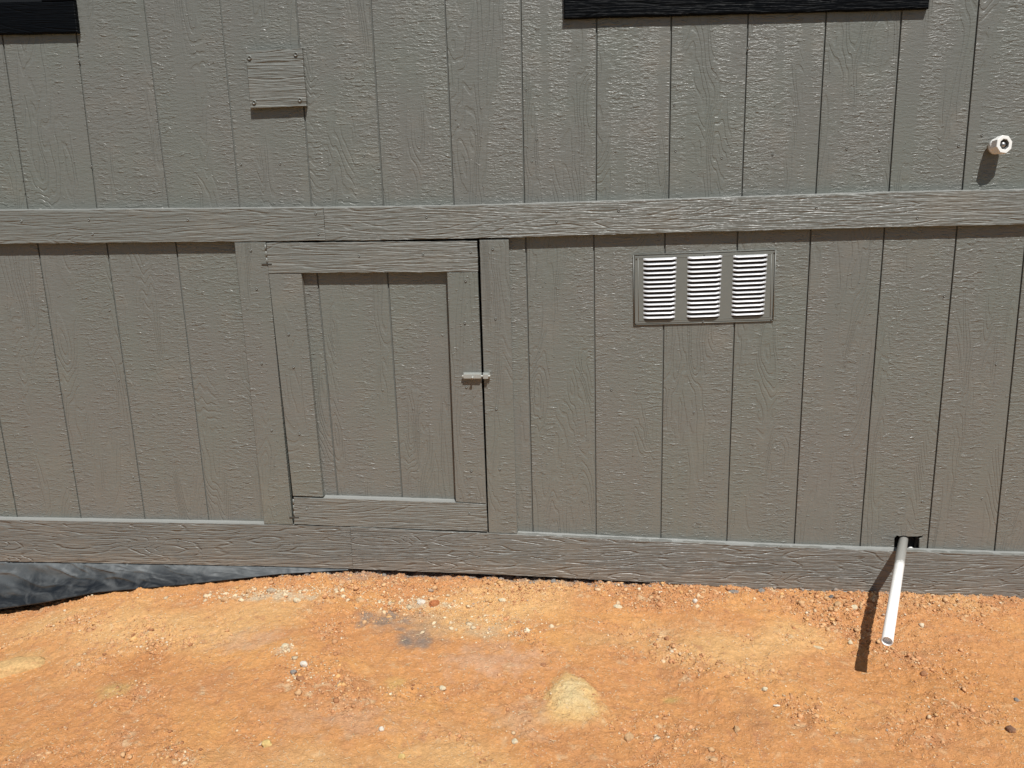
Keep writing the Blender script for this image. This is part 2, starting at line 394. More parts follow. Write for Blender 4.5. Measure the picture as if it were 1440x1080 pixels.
# sheathing seen at the bottom of the joints
YB0, YB1 = .0052, .0125
xl, xr = -.95, 3.75
hx0, hz = W(1254, 750); hx1 = W(1303, 750)[0]
dx0 = W(380, 500)[0]; dx1 = W(683, 500)[0]
def sheet(poly): board('sheathing', poly, YB0, YB1+.010, m_siding_dark, wall, .0005)
m_siding_dark = plain('painted_groove_bed', tuple(v*.9 for v in PAINT), .6)
sheet([(xl, -.03), (xr, -.03), (xr, ZT), (xl, ZT)])
sheet([(xl, -1.09), (at(dl, -1)+.01, -1.09), (at(dl, 0)+.01, -.032), (xl, -.032)])
sheet([(at(dr, -1)-.01, -1.15), (hx0, -1.15), (hx0, -.032), (at(dr, 0)-.01, -.032)])
sheet([(hx0+.001, hz+.012), (hx1-.001, hz+.012), (hx1-.001, -.032), (hx0+.001, -.032)])
sheet([(hx1, -1.2), (xr, -1.2), (xr, -.032), (hx1, -.032)])
# dark floor space behind the skirt, one closed timber-dark box open towards the wall
V, Fc = box(xl, xr, .03, .6, -1.45, -.02); mk('floor_cavity', V, [f for i, f in enumerate(Fc) if i != 4], m_dark, wall)
V, Fc = box(xl, xr, .028, .14, -.015, ZT); mk('wall_framing', V, Fc, m_dark, wall)

# horizontal band above, in two lengths
BT = [(-250, 298), (0, 296), (456, 292), (640, 289.5), (736, 287), (960, 280), (1253, 270.5), (1440, 267), (1700, 261)]
BB = [(-250, 345), (0, 343), (330, 340), (456, 338.5), (560, 337.5), (740, 333.5), (960, 327), (1240, 320), (1440, 315.5), (1700, 309)]
def strip(top, bot, x0, x1, Y):
    T = [W(*p, Y) for p in top]; B = [W(*p, Y) for p in bot]
    tx, tz = zip(*T); bx, bz = zip(*B)
    xs = [x0]+[x for x in sorted(set(tx)) if x0+.02 < x < x1-.02]+[x1]; xb = [x0]+[x for x in sorted(set(bx)) if x0+.02 < x < x1-.02]+[x1]
    return [(x, float(np.interp(x, bx, bz))) for x in xb]+[(x, float(np.interp(x, tx, tz))) for x in xs[::-1]]
xj = W(456, 315, -.019)[0]
board('band_board', strip(BT, BB, xl, xj, -.019), -.019, -.0006, m_trim, wall, .0011, rough=True)
board('band_board', strip(BT, BB, xj+.0002, xr, -.0191), -.0191, -.0006, m_trim, wall, .0011, rough=True)
ST = [(-250, 725), (0, 731), (372, 737.5), (413, 738.5), (495, 741.5), (688, 750.5), (727, 751.5), (920, 761), (1080, 768.5), (1440, 781), (1700, 790)]
SB = [(-250, 786), (0, 789.5), (200, 793), (400, 797), (490, 800), (740, 810), (920, 819.5), (1080, 829.5), (1225, 834), (1440, 843), (1700, 853)]
xk = W(494.5, 770, -.019)[0]
board('skirt_board', strip(ST, SB, xl, xk, -.019), -.019, -.0006, m_skirt, wall, .0010, rough=True)
board('skirt_board', strip(ST, SB, xk+.0003, xr, -.0225), -.0225, -.0006, m_skirt, wall, .0012, rough=True)
# added pale sloped strips: sunlight on the upper edges put into colour and shape
m_lit_edge = plain('pale_lit_edge', (.235, .24, .228), .32, 0, 50, .05)
def lit_edge(pts, Yf, par, yin=-.0003, rise=.0035):
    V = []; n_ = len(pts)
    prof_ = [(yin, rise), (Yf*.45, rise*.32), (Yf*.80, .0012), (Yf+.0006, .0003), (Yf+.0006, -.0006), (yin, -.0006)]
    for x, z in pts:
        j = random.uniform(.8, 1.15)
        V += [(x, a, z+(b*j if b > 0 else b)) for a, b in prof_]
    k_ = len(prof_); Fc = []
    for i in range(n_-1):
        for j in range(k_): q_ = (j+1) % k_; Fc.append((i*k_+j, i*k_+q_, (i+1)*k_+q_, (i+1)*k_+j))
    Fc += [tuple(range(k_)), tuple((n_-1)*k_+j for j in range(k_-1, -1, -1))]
    return mk('lit_edge_strip', V, Fc, m_lit_edge, par)
def along(line, x0, x1, Y=-.019, step=.03):
    T = [W(*p, Y) for p in line]; tx, tz = zip(*T); n_ = max(2, int((x1-x0)/step))
    return [(x, float(np.interp(x, tx, tz))) for x in np.linspace(x0, x1, n_)]
lit_edge(along(BT, xl, xr), -.019, wall, rise=.003)
lit_edge(along(ST, xl, W(371, 737, -.019)[0]), -.019, wall)
lit_edge(along(ST, W(728.2, 751, -.019)[0], xr), -.0222, wall)
# boards either side of the door opening
Y1 = -.019
def P(px, py): return W(px, py, Y1)
board('side_board', [P(329.5, 341.2), P(373.2, 340.8), P(411.6, 737.8), P(371.5, 736.8)], Y1+.0003, -.0006, m_stile, wall, .0012)
board('side_board', [P(674.2, 337.6), P(715.2, 337), P(727.3, 750.6), P(687.4, 749.4)], Y1+.0002, -.0006, m_stile, wall, .0012)

# ------------------------------------------------------------------ access door
dz = P(548, 746)
door = thing('access_door', 'small painted crawlspace door with framed grooved panel, shut by a slide bolt', 'door', (dz[0], 0, dz[1]))
board('rail', [P(374.4, 341.6), P(670.8, 338.8), P(672.0, 382.2), P(377.6, 384.4)], Y1-.001, -.0002, m_trim, door, .0012, rough=True)
board('rail', [P(413.0, 699.3), P(640, 706.6), P(684.0, 709.3), P(685.5, 747.4), P(600, 744.8), P(413.6, 737.0)], Y1-.001, -.0002, m_trim, door, .0012, rough=True)
board('stile', [P(377.8, 385), P(423.6, 385), P(454.2, 698.9), P(411.8, 697.6)], Y1, -.0002, m_stile, door, .0012)
board('stile', [P(628.6, 383.2), P(671.6, 382.8), P(683.9, 708.4), P(641, 705.6)], Y1, -.0002, m_stile, door, .0012)
dl2 = wl([(402, 384), (432, 698)], -.01); dr2 = wl([(650, 383), (664, 705)], -.01)
zt, zbm = P(500, 365)[1], P(550, 725)[1]
for a, b in ((dl2, lo[4]), (lo[4], lo[5]), (lo[5], dr2)): lplank(a, b, door, zbm, zt)
board('backing_board', [(at(dl2, zbm)-.01, zbm+.01), (at(dr2, zbm)+.01, zbm+.01), (at(dr2, zt)+.01, zt-.01), (at(dl2, zt)-.01, zt-.01)], .0052, .010, m_siding_dark, door, .0005)
for (xa, ya), (xb_, yb_) in (((371.0, 344), (374.2, 371.5)), ((410.6, 702), (412.6, 727.5))):   # painted hinge barrels in the left joint
    a = P(xa+1.6, ya); b = P(xb_+1.6, yb_)
    pts = [Vector((a[0], Y1+.0012, a[1])).lerp(Vector((b[0], Y1+.0012, b[1])), t) for t in (0, .31, .33, .65, .67, 1)]
    par = mk('hinge', *join(*[tube(pts[i], pts[i+1], .0026, 12) for i in (0, 2, 4)]), m_paint, door, True)
    e = pts[5]; mk('hinge_leaf', *box(e.x-.016, e.x+.014, Y1-.0022, Y1+.001, e.z-.001, e.z+.002), m_back, door)
lit_edge(along([(413.0, 699.3), (640, 706.6), (683.6, 709.3)], P(455.4, 700)[0], P(640.2, 706)[0], -.020), -.0197, door)
m_latch = plain('worn_latch_metal', (.36, .37, .345), .34, .1, 120)
# slide bolt on the right stile, keeper on the wall
b0 = W(651.5, 529.5, Y1-.008); b1 = W(677, 528.6, Y1-.008); k0 = W(678.8, 528.6, Y1-.008); k1 = W(688.5, 528.4, Y1-.008); zc = (b0[1]+k1[1])/2
lt = mk('slide_bolt', *join(box(b0[0], b1[0], Y1-.0022, Y1-.0008, zc-.0105, zc+.0105), tube((b0[0]-.003, Y1-.0085, zc), (k1[0]+.002, Y1-.0085, zc), .0036, 16),
        box(b0[0]+.001, b1[0]-.001, Y1-.0125, Y1-.001, zc-.0058, zc+.0062)), m_latch, door)
mk('knob', *join(tube(((b0[0]+b1[0])/2+.001, Y1-.009, zc), ((b0[0]+b1[0])/2+.001, Y1-.017, zc-.003), .0028, 12), tube(((b0[0]+b1[0])/2+.001, Y1-.017, zc-.003), ((b0[0]+b1[0])/2+.001, Y1-.020, zc-.004), .0040, 12)), m_latch, door, True)
mk('bolt_keeper', *join(box(k0[0], k1[0], Y1-.0022, Y1-.0003, zc-.0100, zc+.0095), box(k0[0]+.002, k1[0]-.004, Y1-.014, Y1-.001, zc+.0038, zc+.0062), box(k0[0]+.002, k1[0]-.004, Y1-.014, Y1-.001, zc-.0062, zc-.0038), box(k0[0]+.002, k1[0]-.004, Y1-.0155, Y1-.0135, zc-.0062, zc+.0062)), m_latch, wall)

# ------------------------------------------------------------------ cover plate over an old opening
cp = W(388, 150, -.012)
plate = thing('cover_plate', 'square taupe wood-grained patch board nailed high on the siding', 'patch board', (cp[0], 0, cp[1]))
board('plate', [W(345.6, 72, -.015), W(424.5, 67.3, -.015), W(430.6, 149, -.015), W(352, 152.4, -.015)], -.015, -.0007, m_trim, plate, .0010, rough=True)
# ------------------------------------------------------------------ nails (shared dimple mesh)
nv = []; nf = []; prof = [(.0044, 0), (.0034, .0012), (.0027, .0014), (.0021, .0002), (.0006, .0001)]
for r_, h_ in prof:
    for i in range(10): a = 2*math.pi*i/10; nv.append((r_*math.cos(a), -h_, r_*math.sin(a)))
for k in range(4):
    for i in range(10): j = (i+1) % 10; nf.append((k*10+i, k*10+j, (k+1)*10+j, (k+1)*10+i))
nf.append(tuple(40+i for i in range(10)))
nme = bpy.data.meshes.new('nail'); nme.from_pydata(nv, [], nf); nme.materials.append(m_dimple); nme.shade_smooth()
def nail(px, py, Y, par, s=1.0):
    x, z = W(px, py, Y); o = link(bpy.data.objects.new('nail', nme)); o.parent = par; d = off(par)
    o.location = (x-d.x, Y-.0003-d.y, z-d.z); o.scale = (s, s*1.3, s)
for p in ((351, 81.5), (416, 76.5), (357.5, 144), (422, 140.5)): nail(*p, -.0152, plate, 1.5)
for p in ((128, 234), (339, 231), (394, 230), (464, 230), (512, 219), (533, 236.5), (748, 227), (740, 126), (755, 196), (948, 147), (950, 212), (1191, 209), (1237, 211), (1087, 217), (1348, 205), (1381, 190), (154, 436), (167, 534), (187, 671), (1401, 512), (1381, 701), (1297, 705), (860, 548), (1015, 302-80), (111, 25+60), (976, 580), (1328, 416), (1052, 68)): nail(*p, 0, wall, .85)
for p in ((125, 309), (264, 309), (130, 329), (444, 300), (448, 329), (783, 311), (870, 296), (1148, 292), (1290, 306), (30, 311), (600, 305)): nail(*p, -.019, wall, .95)
for p in ((353, 352), (361, 406), (368, 511), (382, 605), (693, 350), (697, 448), (698, 575), (703, 660), (1337+80, 810), (1100, 812), (820, 786), (250, 760)): nail(*p, -.0195, wall, .85)
for p in ((406, 470), (413, 516), (421, 610), (505, 360), (595, 358), (662, 354.5), (655, 395), (654, 454), (656, 544), (663, 662), (431, 716), (660, 722)): nail(*p, -.0200, door, .85)

# ------------------------------------------------------------------ foundation vent with louvres
Yv = -.003
vc = W(990, 456, 0); vent = thing('foundation_vent', 'metal foundation vent with three columns of bright white louvres', 'vent', (vc[0], 0, vc[1]))
board('plate', [W(892.5, 360.4, Yv), W(1089.5, 353, Yv), W(1085.8, 449.6, Yv), W(893, 455.6, Yv)], Yv, -.0007, m_paint, vent, .0006)
fr = [(W(891, 358.6, Yv), W(1091, 351.2, Yv)), (W(1091, 351.2, Yv), W(1087.2, 451, Yv)), (W(1087.2, 451, Yv), W(891.8, 457, Yv)), (W(891.8, 457, Yv), W(891, 358.6, Yv))]
rp = []
for a, b in fr: rp.append(tube((a[0], Yv+.0006, a[1]), (b[0], Yv+.0006, b[1]), .0015, 8))
mk('rim', *join(*rp), m_paint, vent, True)
rp = []
for q in (((1089-4, 357), (1083, 446)), ((898, 364), (1084, 357)), ((897.5, 363), (898, 452)), ((897.5, 451.6), (1082, 445.8))):
    a = W(*q[0], Yv); b = W(*q[1], Yv); rp.append(tube((a[0], Yv+.0002, a[1]), (b[0], Yv+.0002, b[1]), .0010, 6))
mk('embossed_line', *join(*rp), m_paint, vent, True)
LV = NT('bare_enamel_louvre'); ln = LV.noise(LV.coords(70, 70, 160), 1, 3, .6)
m_louv = LV.set(Base_Color=LV.mix(ln, (.34, .35, .36), (.62, .63, .65)), Roughness=.34, Metallic=.1)
LVW, LVP = .0965, .01255
def louvre_mesh(w, p, d=.0060):
    V = []; Fc = []; hs = [0, .10, .22, .36, .47, .53]; ds = [0, .26, .55, .84, 1.0, .94]
    us = [-.5, -.46, -.42, -.36, -.2, 0, .2, .36, .42, .46, .5]; uf = [0, .42, .78, 1, 1, 1, 1, 1, .78, .42, 0]
    for h, dd in zip(hs, ds):
        for u, f_ in zip(us, uf): V.append((u*w, -dd*d*f_, -h*p*(.90+.10*f_)))
    m_ = len(us)
    for k in range(len(hs)-1):
        for i in range(m_-1): Fc.append((k*m_+i, (k+1)*m_+i, (k+1)*m_+i+1, k*m_+i+1))
    o = len(V)                                 # turned-in lip under the edge
    for u, f_ in zip(us, uf): V.append((u*w, .0006, -.53*p*(.90+.10*f_)))
    for i in range(m_-1): Fc.append(((len(hs)-1)*m_+i, o+i, o+i+1, (len(hs)-1)*m_+i+1))
    me = bpy.data.meshes.new('louvre'); me.from_pydata(V, [], Fc); me.materials.append(m_louv); me.shade_smooth(); return me
lm = louvre_mesh(LVW, LVP)
cols = [((904.5, 363.4), (951.5, 361.6), (904.8, 451.2), (949, 450)), ((966.8, 361.2), (1015.5, 359), (965.6, 449.4), (1011.5, 447.6)), ((1031, 359.4), (1079.4, 357.2), (1028.2, 446.8), (1074, 445))]
for (tl, tr, bl, br) in cols:
    TL, TR, BL, BR = [np.array(W(*q, Yv)) for q in (tl, tr, bl, br)]
    # near-black panel paints in the shade between the louvres
    board('gap_shade', [tuple(TL+(.003, -.001)), tuple(TR+(-.003, -.001)), tuple(BR+(-.003, .002)), tuple(BL+(.003, .002))], Yv-.0010, Yv+.001, m_dark, vent, .0001)
    for i in range(14):
        a = TL+(BL-TL)*i/14; b = TR+(BR-TR)*i/14; o = link(bpy.data.objects.new('louvre', lm)); o.parent = vent
        c_ = (a+b)/2; o.location = (c_[0]-vc[0], Yv-.0008, c_[1]-vc[1]); ww = np.hypot(*(b-a)); o.scale = (ww/LVW, random.uniform(.93, 1.08), np.hypot(*(BL-TL))/14/LVP)
        o.rotation_euler = (0, -math.atan2(b[1]-a[1], b[0]-a[0]), 0)
for p in ((895.5, 362.4), (991, 357), (1090-.5, 353.8), (1085, 448.5), (893.8, 454), (989, 451.8)): nail(*p, Yv-.0022, vent, .55)

# ------------------------------------------------------------------ windows above (only their lower casings reach the picture)
def window(label, xa, xb, z0, zs, Yf, ctop):
    t = thing('window', label, 'window', ((xa+xb)/2, 0, z0), 'black cased windows along the top of the wall')
    H = .95; cw = ctop
    board('casing', [(xa, z0), (xb, z0+zs), (xb, z0+zs+cw), (xa, z0+cw)], Yf, -.0008, m_black, t, .003, rough=True)
    zz = z0+cw+.001; z2 = z0+H
    for x0_, x1_ in ((xa, xa+.09), (xb-.09, xb)):
        board('casing', [(x0_, zz+zs*(x0_ > xa)), (x1_, zz+zs*(x0_ > xa)), (x1_, z2), (x0_, z2)], Yf+.0005, -.0008, m_black, t, .002)
    board('casing', [(xa, z2+.001), (xb, z2+.001), (xb, z2+.1), (xa, z2+.1)], Yf, -.0008, m_black, t, .002)
    V, Fc = join(box(xa+.091, xb-.091, -.012, -.0008, zz+abs(zs)*.2, zz+.045), box(xa+.091, xb-.091, -.012, -.0008, z2-.045, z2), box(xa+.091, xa+.13, -.012, -.0008, zz+.046, z2-.046), box(xb-.13, xb-.091, -.012, -.0008, zz+.046, z2-.046), box(xa+.131, xb-.131, -.013, -.001, (zz+z2)/2-.02, (zz+z2)/2+.02))
    mk('sash', V, Fc, m_sash, t)
    for za, zc_ in ((zz+.046, (zz+z2)/2-.021), ((zz+z2)/2+.021, z2-.046)): mk('pane', *box(xa+.131, xb-.131, -.0075, -.0045, za, zc_), m_glass, t)
Yc = -.014
a = W(109.5, 47.5, Yc); window('black window casing at the top left corner, with a dark sash showing inside', a[0]-.98, a[0], a[1]+.003, 0, Yc, .080)
a = W(793, 25.8, Yc); b = W(1306.5, 12, Yc); window('wide black window casing along the top edge, right of the patch board', a[0], b[0], a[1], b[1]-a[1], Yc, .089)

# ------------------------------------------------------------------ white threaded fitting high on the right
FD = .041
fx, fz = W(1412.8, 202.8, -FD)
fit = thing('pipe_fitting', 'short white plastic hex pipe fitting sticking out of the upper siding', 'pipe fitting', (fx, 0, fz-.02))
fbx, fbz = W(1394.5, 207, 0)
ax = (Vector((fx, -FD, fz))-Vector((fbx+.002, 0, fbz))).normalized(); fx_t = Vector((fx, -FD, fz)); fb = Vector((fbx+.002, 0, fbz))
mk('pipe_stub', *tube(fb-ax*.02, fb+ax*.03, .0145, 24), plain('dusty_pvc', (.33, .29, .22), .5), fit, True)
def ngon_ring(c, q, r, n_, ph=0): return [tuple(c+q @ Vector((math.cos(2*math.pi*(i+ph)/n_)*r, math.sin(2*math.pi*(i+ph)/n_)*r, 0))) for i in range(n_)]
q = ax.to_track_quat('Z', 'Y')
def loft(rings, capa=True, capb=True):
    n_ = len(rings[0]); V = [v for r in rings for v in r]; Fc = []
    for k in range(len(rings)-1):
        for i in range(n_): j = (i+1) % n_; Fc.append((k*n_+i, k*n_+j, (k+1)*n_+j, (k+1)*n_+i))
    if capa: Fc.append(tuple(range(n_-1, -1, -1)))
    if capb: o = (len(rings)-1)*n_; Fc.append(tuple(o+i for i in range(n_)))
    return V, Fc
L_ = (fx_t-fb).length; N8 = 8
R8 = [ngon_ring(fb+ax*s_, q, r_, 24) for s_, r_ in ((.008, .0195), (.009, .0208), (L_-.020, .0215))]
mk('collar', *loft(R8), m_pvc, fit, True)
R8 = [ngon_ring(fb+ax*s_, q, r_, 8, .35) for s_, r_ in ((L_-.0205, .0215), (L_-.0195, .0243), (L_-.0012, .0246), (L_, .0234), (L_+.0001, .0160), (L_-.0005, .0142))]
mk('hex_head', *loft(R8, True, False), m_pvc, fit)
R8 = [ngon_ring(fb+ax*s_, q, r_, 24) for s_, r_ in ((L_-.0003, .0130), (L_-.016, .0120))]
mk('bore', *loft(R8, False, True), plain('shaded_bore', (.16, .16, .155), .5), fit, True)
bm = bmesh.new(); bmesh.ops.create_uvsphere(bm, u_segments=16, v_segments=10, radius=.0078); c_ = fb+ax*(L_-.0075)
mk('plug', [tuple(v.co+c_) for v in bm.verts], [tuple(v.index for v in f.verts) for f in bm.faces], m_steel, fit, True); bm.free()

# ------------------------------------------------------------------ drain pipe from the notch
tipx, tipz = W(1247.5, 902, -.50); sx_, sz_ = W(1269.5, 764, -.012)
tip = Vector((tipx, -.50, tipz)); st_ = Vector((sx_, -.012, sz_)); dr_ = (tip-st_).normalized()
pg = float(gh(tip.x, tip.y))
PM = NT('pvc_with_overspray'); tc = PM.n('TexCoord'); gm = PM.n('Separate' 'XYZ'); PM.l(tc.outputs['Object'], gm.inputs[0])
e = PM.noise(PM.coords(120, 120, 120), 1, 3, .6)
yy = PM.math('ADD', gm.outputs[1], PM.math('MULTIPLY', PM.math('SUBTRACT', e, .5), .03))
k = PM.ramp(yy, -.155+.50, -.125+.50)
m_pipe = PM.set(Base_Color=PM.mix(k, PM.mix(PM.ramp(e, .4, .75, 0, .15), (.86, .86, .84), (.62, .55, .45)), (.36, .355, .33)), Roughness=.35)
pipe = thing('drain_pipe', 'white plastic drain pipe poking out over the clay from a ragged hole', 'pipe', (tip.x, tip.y, pg))
mk('tube', *tube(st_-dr_*.14, tip, .0134, 32, .0112), m_pipe, pipe, True)
a = W(1277.5, 772, .045)
mk('coupling', *join(tube((a[0], .10, a[1]+.004), (a[0]-.003, .012, a[1]+.006), .0105, 20)), m_pvc, pipe, True)
a = W(1290.5, 762, .012)
V, Fc = box(a[0]-.0028, a[0]+.0028, .014, .024, a[1]-.05, a[1]+.06); mk('splinter_batten', V, Fc, m_back, wall)

# ------------------------------------------------------------------ plastic sheet hanging out at the lower left
bx_ = [W(px, py, -.06)[0] for px, py in ((-300, 880), (0, 856), (60, 848), (140, 831), (250, 821.5), (390, 806), (497, 800))]
bz_ = [W(px, py, Yq)[1] for px, py, Yq in ((-300, 888, -.085), (0, 858, -.085), (60, 849, -.08), (140, 833, -.07), (250, 823, -.06), (390, 807, -.035), (497, 801, -.022))]
us = np.linspace(bx_[0], bx_[-1], 260); vs = np.linspace(0, 1, 30); U, Vv = np.meshgrid(us, vs)
zt_ = np.interp(U, tbx, tbz)+.012; zbt = np.interp(U, bx_, bz_); wd = np.interp(U, bx_, [.073, .073, .068, .058, .048, .023, .008])
fold = fbm(U*7-Vv*1.6, Vv*1.3, 2, 401); fold2 = fbm(U*26-Vv*3, Vv*4+U*5, 3, 411)
cr = np.abs(fbm(U*8-Vv*2.4, Vv*1.5, 2, 421))
amp = np.sin(np.pi*np.clip(Vv, 0, 1)**.7)*np.clip((zt_-zbt)/.1, 0, 1)
Yp = -.012-wd*Vv**1.3+amp*(.012*fold+.0002*fold2-.006*np.exp(-cr*cr*260))
Zp = zt_+(zbt-zt_)*Vv+amp*.004*fold2
# tuck under the board first
Yp = np.where(Vv < .1, -.010+.004*fold, Yp); Yp = np.maximum(Yp, -.12)
Yp = np.where(Zp > np.interp(U, tbx, tbz)-.002, -.004, Yp)
pv = np.stack([U, Yp, Zp], -1).reshape(-1, 3); ii = np.arange(260*30).reshape(30, 260)
pf = np.stack([ii[:-1, :-1], ii[1:, :-1], ii[1:, 1:], ii[:-1, 1:]], -1).reshape(-1, 4)
PL = NT('dusty_black_polythene'); a1 = PL.noise(PL.coords(14, 14, 20), 1, 5, .62, dist=1.6); a2 = PL.noise(PL.coords(5, 5, 14), 1, 3, .6)
PL.bump(PL.noise(PL.coords(28, 28, 34), 1, 3, .55, dist=1.2), .002, .2)
pa = PL.n('Attribute', attribute_name='dust')
du = PL.math('ADD', PL.math('MULTIPLY', PL.ramp(a1, .42, .72), .30), PL.math('MULTIPLY', PL.ramp(a2, .35, .7), .08), clamp=True)
# wall-paint overspray makes the end nearest the door paler
du = PL.math('ADD', du, pa.outputs['Fac'], clamp=True)
c = PL.mix(du, (.006, .008, .010), (.105, .115, .118))
m_poly = PL.set(Base_Color=c, Roughness=PL.ramp(a1, .3, .8, .26, .55), Specular_IOR_Level=.55)
pl = mk('plastic_sheet', [tuple(v) for v in pv], [tuple(int(i) for i in f) for f in pf], m_poly, None, True)
dv = np.clip((.75*sst(.75, .1, Vv+.25*fbm(U*6, Vv*2, 2, 431)))+.6*sst(.1, .8, U)+.25*np.exp(-cr*cr*120)-.5*sst(.72, .95, Vv)*sst(.6, .1, U), 0, .95).ravel()
da = pl.data.attributes.new('dust', 'FLOAT', 'POINT'); da.data.foreach_set('value', dv.astype(np.float32))
sm = pl.modifiers.new('thick', 'SOLIDIFY'); sm.thickness = .0012
tag(pl, 'wrinkled dusty black plastic sheet hanging below the skirt board at lower left', 'plastic sheet')

# ------------------------------------------------------------------ stones that stand out
def rock(name, label, cat, px, py, rx, ry, rz, col, ang=0, sink=.35, seed=0, rough_=.18, mat=None, sub=2, mesh_only=False):
    x, y, z = hitg(px, py); bm = bmesh.new(); bmesh.ops.create_icosphere(bm, subdivisions=sub, radius=1.0); r = random.Random(seed)
    dirs = [(Vector((r.gauss(0, 1), r.gauss(0, 1), r.gauss(0, 1))).normalized(), r.uniform(.62, .92)) for _ in range(11)]
    for v in bm.verts:
        n_ = v.co.normalized(); s_ = 1.0
        for d_, c0 in dirs:
            t_ = n_.dot(d_)
            if t_ > c0*.99: s_ = min(s_, c0/t_)
        v.co = n_*s_*(1+r.uniform(-1, 1)*rough_*.25); v.co = Vector((v.co.x*rx, v.co.y*ry, v.co.z*rz))
    R = Matrix.Rotation(math.radians(ang), 3, 'Z')
    V = [tuple(R @ v.co+Vector((x, y, z+rz*(1-2*sink)))) for v in bm.verts]; Fc = [tuple(v.index for v in f.verts) for f in bm.faces]; bm.free()
    me = bpy.data.meshes.new(name); base = Vector((x, y, z)); me.from_pydata([tuple(Vector(v)-base) for v in V], [], Fc)
    me.materials.append(mat or stone_mat(col)); me.shade_smooth() if sub > 2 else None
    o = link(bpy.data.objects.new(name, me)); o.location = base; return tag(o, label, cat)
_sm = {}
def stone_mat(col):
    if col in _sm: return _sm[col]
    M = NT('stone_surface'); n_ = M.noise(M.coords(140, 140, 140), 1, 5, .65); c_ = M.mix(M.ramp(n_, .3, .75), tuple(v*.72 for v in col), tuple(min(1, v*1.15) for v in col))
    c_ = M.mix(M.ramp(M.noise(M.coords(60, 60, 60), 1, 4, .6), .5, .7, 0, .5), c_, (.50, .26, .12))
    M.bump(n_, .0025); _sm[col] = M.set(Base_Color=c_, Roughness=.9, Specular_IOR_Level=.2); return _sm[col]
CREAM = (.60, .52, .36); YEL = (.58, .42, .17); TAN = (.50, .32, .17); RED = (.42, .15, .06); GREY = (.24, .225, .205); BRN = (.33, .16, .08); WHT = (.66, .61, .52)
ROCKS = [
 ('smooth pale tan pebble beside the dark one, left of the pipe shadow', 1178, 849, .014, .010, .009, TAN, 20),
 ('dark grey pebble at the foot of the skirt board, left of the pipe', 1169, 840.5, .011, .008, .007, (.13, .13, .13), 0),
 ('cream lump touching the pipe shadow just below the skirt board', 1201, 855.5, .013, .010, .009, CREAM, 30),
 ('small pale stone between the pipe shadow and the wood chip', 1196, 905, .008, .007, .008, CREAM, 0),
 ('brown clod just right of the pipe shadow tip', 1298, 947.5, .011, .009, .009, BRN, 10),
 ('dark rounded clod near the bottom right corner', 1421, 1028, .012, .010, .011, (.20, .11, .07), 0),
 ('small grey stone above the dark clod at the right edge', 1429, 985, .008, .007, .007, GREY, 0),
 ('pale yellow stone in the rubble below the middle of the skirt board', 869, 855, .016, .010, .009, CREAM, -20),
 ('white speckled stone in the rubble right of the pale yellow one', 977, 846, .009, .008, .009, WHT, 0),
 ('grey painted stone in the dark gap under the skirt board', 778.5, 819, .012, .009, .009, GREY, 40),
 ('wide grey painted stone against the skirt board right of the gap', 1031, 832, .020, .010, .009, GREY, 5),
 ('squarish grey painted stone against the skirt board', 1070, 834, .014, .010, .010, GREY, 30),
 ('tan knobbly stone right of and below the yellow mound', 886, 1038, .013, .012, .012, TAN, 0),
 ('flat cream pebble left of and below the yellow mound', 724, 1043, .009, .009, .006, CREAM, 0),
 ('yellow clay lump low on the left, above the bottom edge', 376, 1047, .013, .011, .009, YEL, 0),
 ('round white pebble below the dark stain', 536, 1026, .008, .007, .006, WHT, 0),
 ('round yellow pebble at the bottom edge left of centre', 565.5, 1065, .009, .009, .007, YEL, 0),
 ('pale pebble below the dark grey stain', 622.5, 968.5, .009, .009, .007, CREAM, 0),
 ('white stone on top of the small brown stone pile', 427, 935, .011, .010, .009, WHT, 0),
 ('brown stone at the bottom of the small stone pile', 422, 955, .013, .008, .008, BRN, -15),
 ('grey brown stone at the left of the small stone pile', 413, 946, .009, .010, .008, GREY, 60),
 ('cream crumbling lump above the small stone pile', 401, 909, .014, .011, .008, CREAM, 0),
 ('grey tan rock in the cream rubble near the end of the plastic', 381, 832, .015, .012, .012, (.40, .33, .24), 20),
 ('rounded cream rock at the right end of the cream rubble', 418, 845, .011, .013, .010, CREAM, 70),
 ('flat brown rock at the left end of the cream rubble', 316, 843, .014, .010, .008, TAN, 0),
 ('grey painted pebble at the very end of the plastic sheet', 485, 804, .013, .010, .009, GREY, 0),
 ('grey painted pebble at the left end of the dark gap', 540, 808, .009, .008, .008, GREY, 0),
 ('red brown lump beside the cream block above the dark stain', 611, 849, .022, .015, .010, RED, 30),
 ('cream block beside the red brown lump above the dark stain', 592, 848, .012, .016, .010, WHT, 80),
 ('round tan rock above left of the dark stain', 507, 845, .016, .013, .010, TAN, 0),
 ('pale rock at the right of the rubble line above the dark stain', 706, 845, .012, .009, .009, CREAM, 0),
 ('small brown clod above and right of the yellow mound', 937, 899, .009, .008, .008, BRN, 0),
 ('round tan clod in the line of crumbs right of the mound', 1036, 1027, .010, .010, .010, TAN, 0),
 ('pale stone in the crumbs between the mound and the wood chip', 1075, 970, .009, .007, .007, CREAM, 0),
 ('dark brown clod left of the yellow mound top', 764, 936, .008, .007, .007, BRN, 0)]
for i, (lb, px, py, a, b, c_, col, ang) in enumerate(ROCKS):
    o = rock('stone', lb, 'stone', px, py, a, b, c_, col, ang, .4, 50+i)
o = rock('clay_slab', 'large yellow clay slab with a shaded lower edge at the lower left', 'clay slab', 8, 944, .15, .055, .034, (.56, .36, .16), 12, .60, 9, .3, sub=4)
o = rock('wood_chip', 'flat tan wood chip lying left of the pipe shadow', 'wood chip', 1152, 912, .016, .007, .003, (.62, .50, .32), -25, .1, 3)
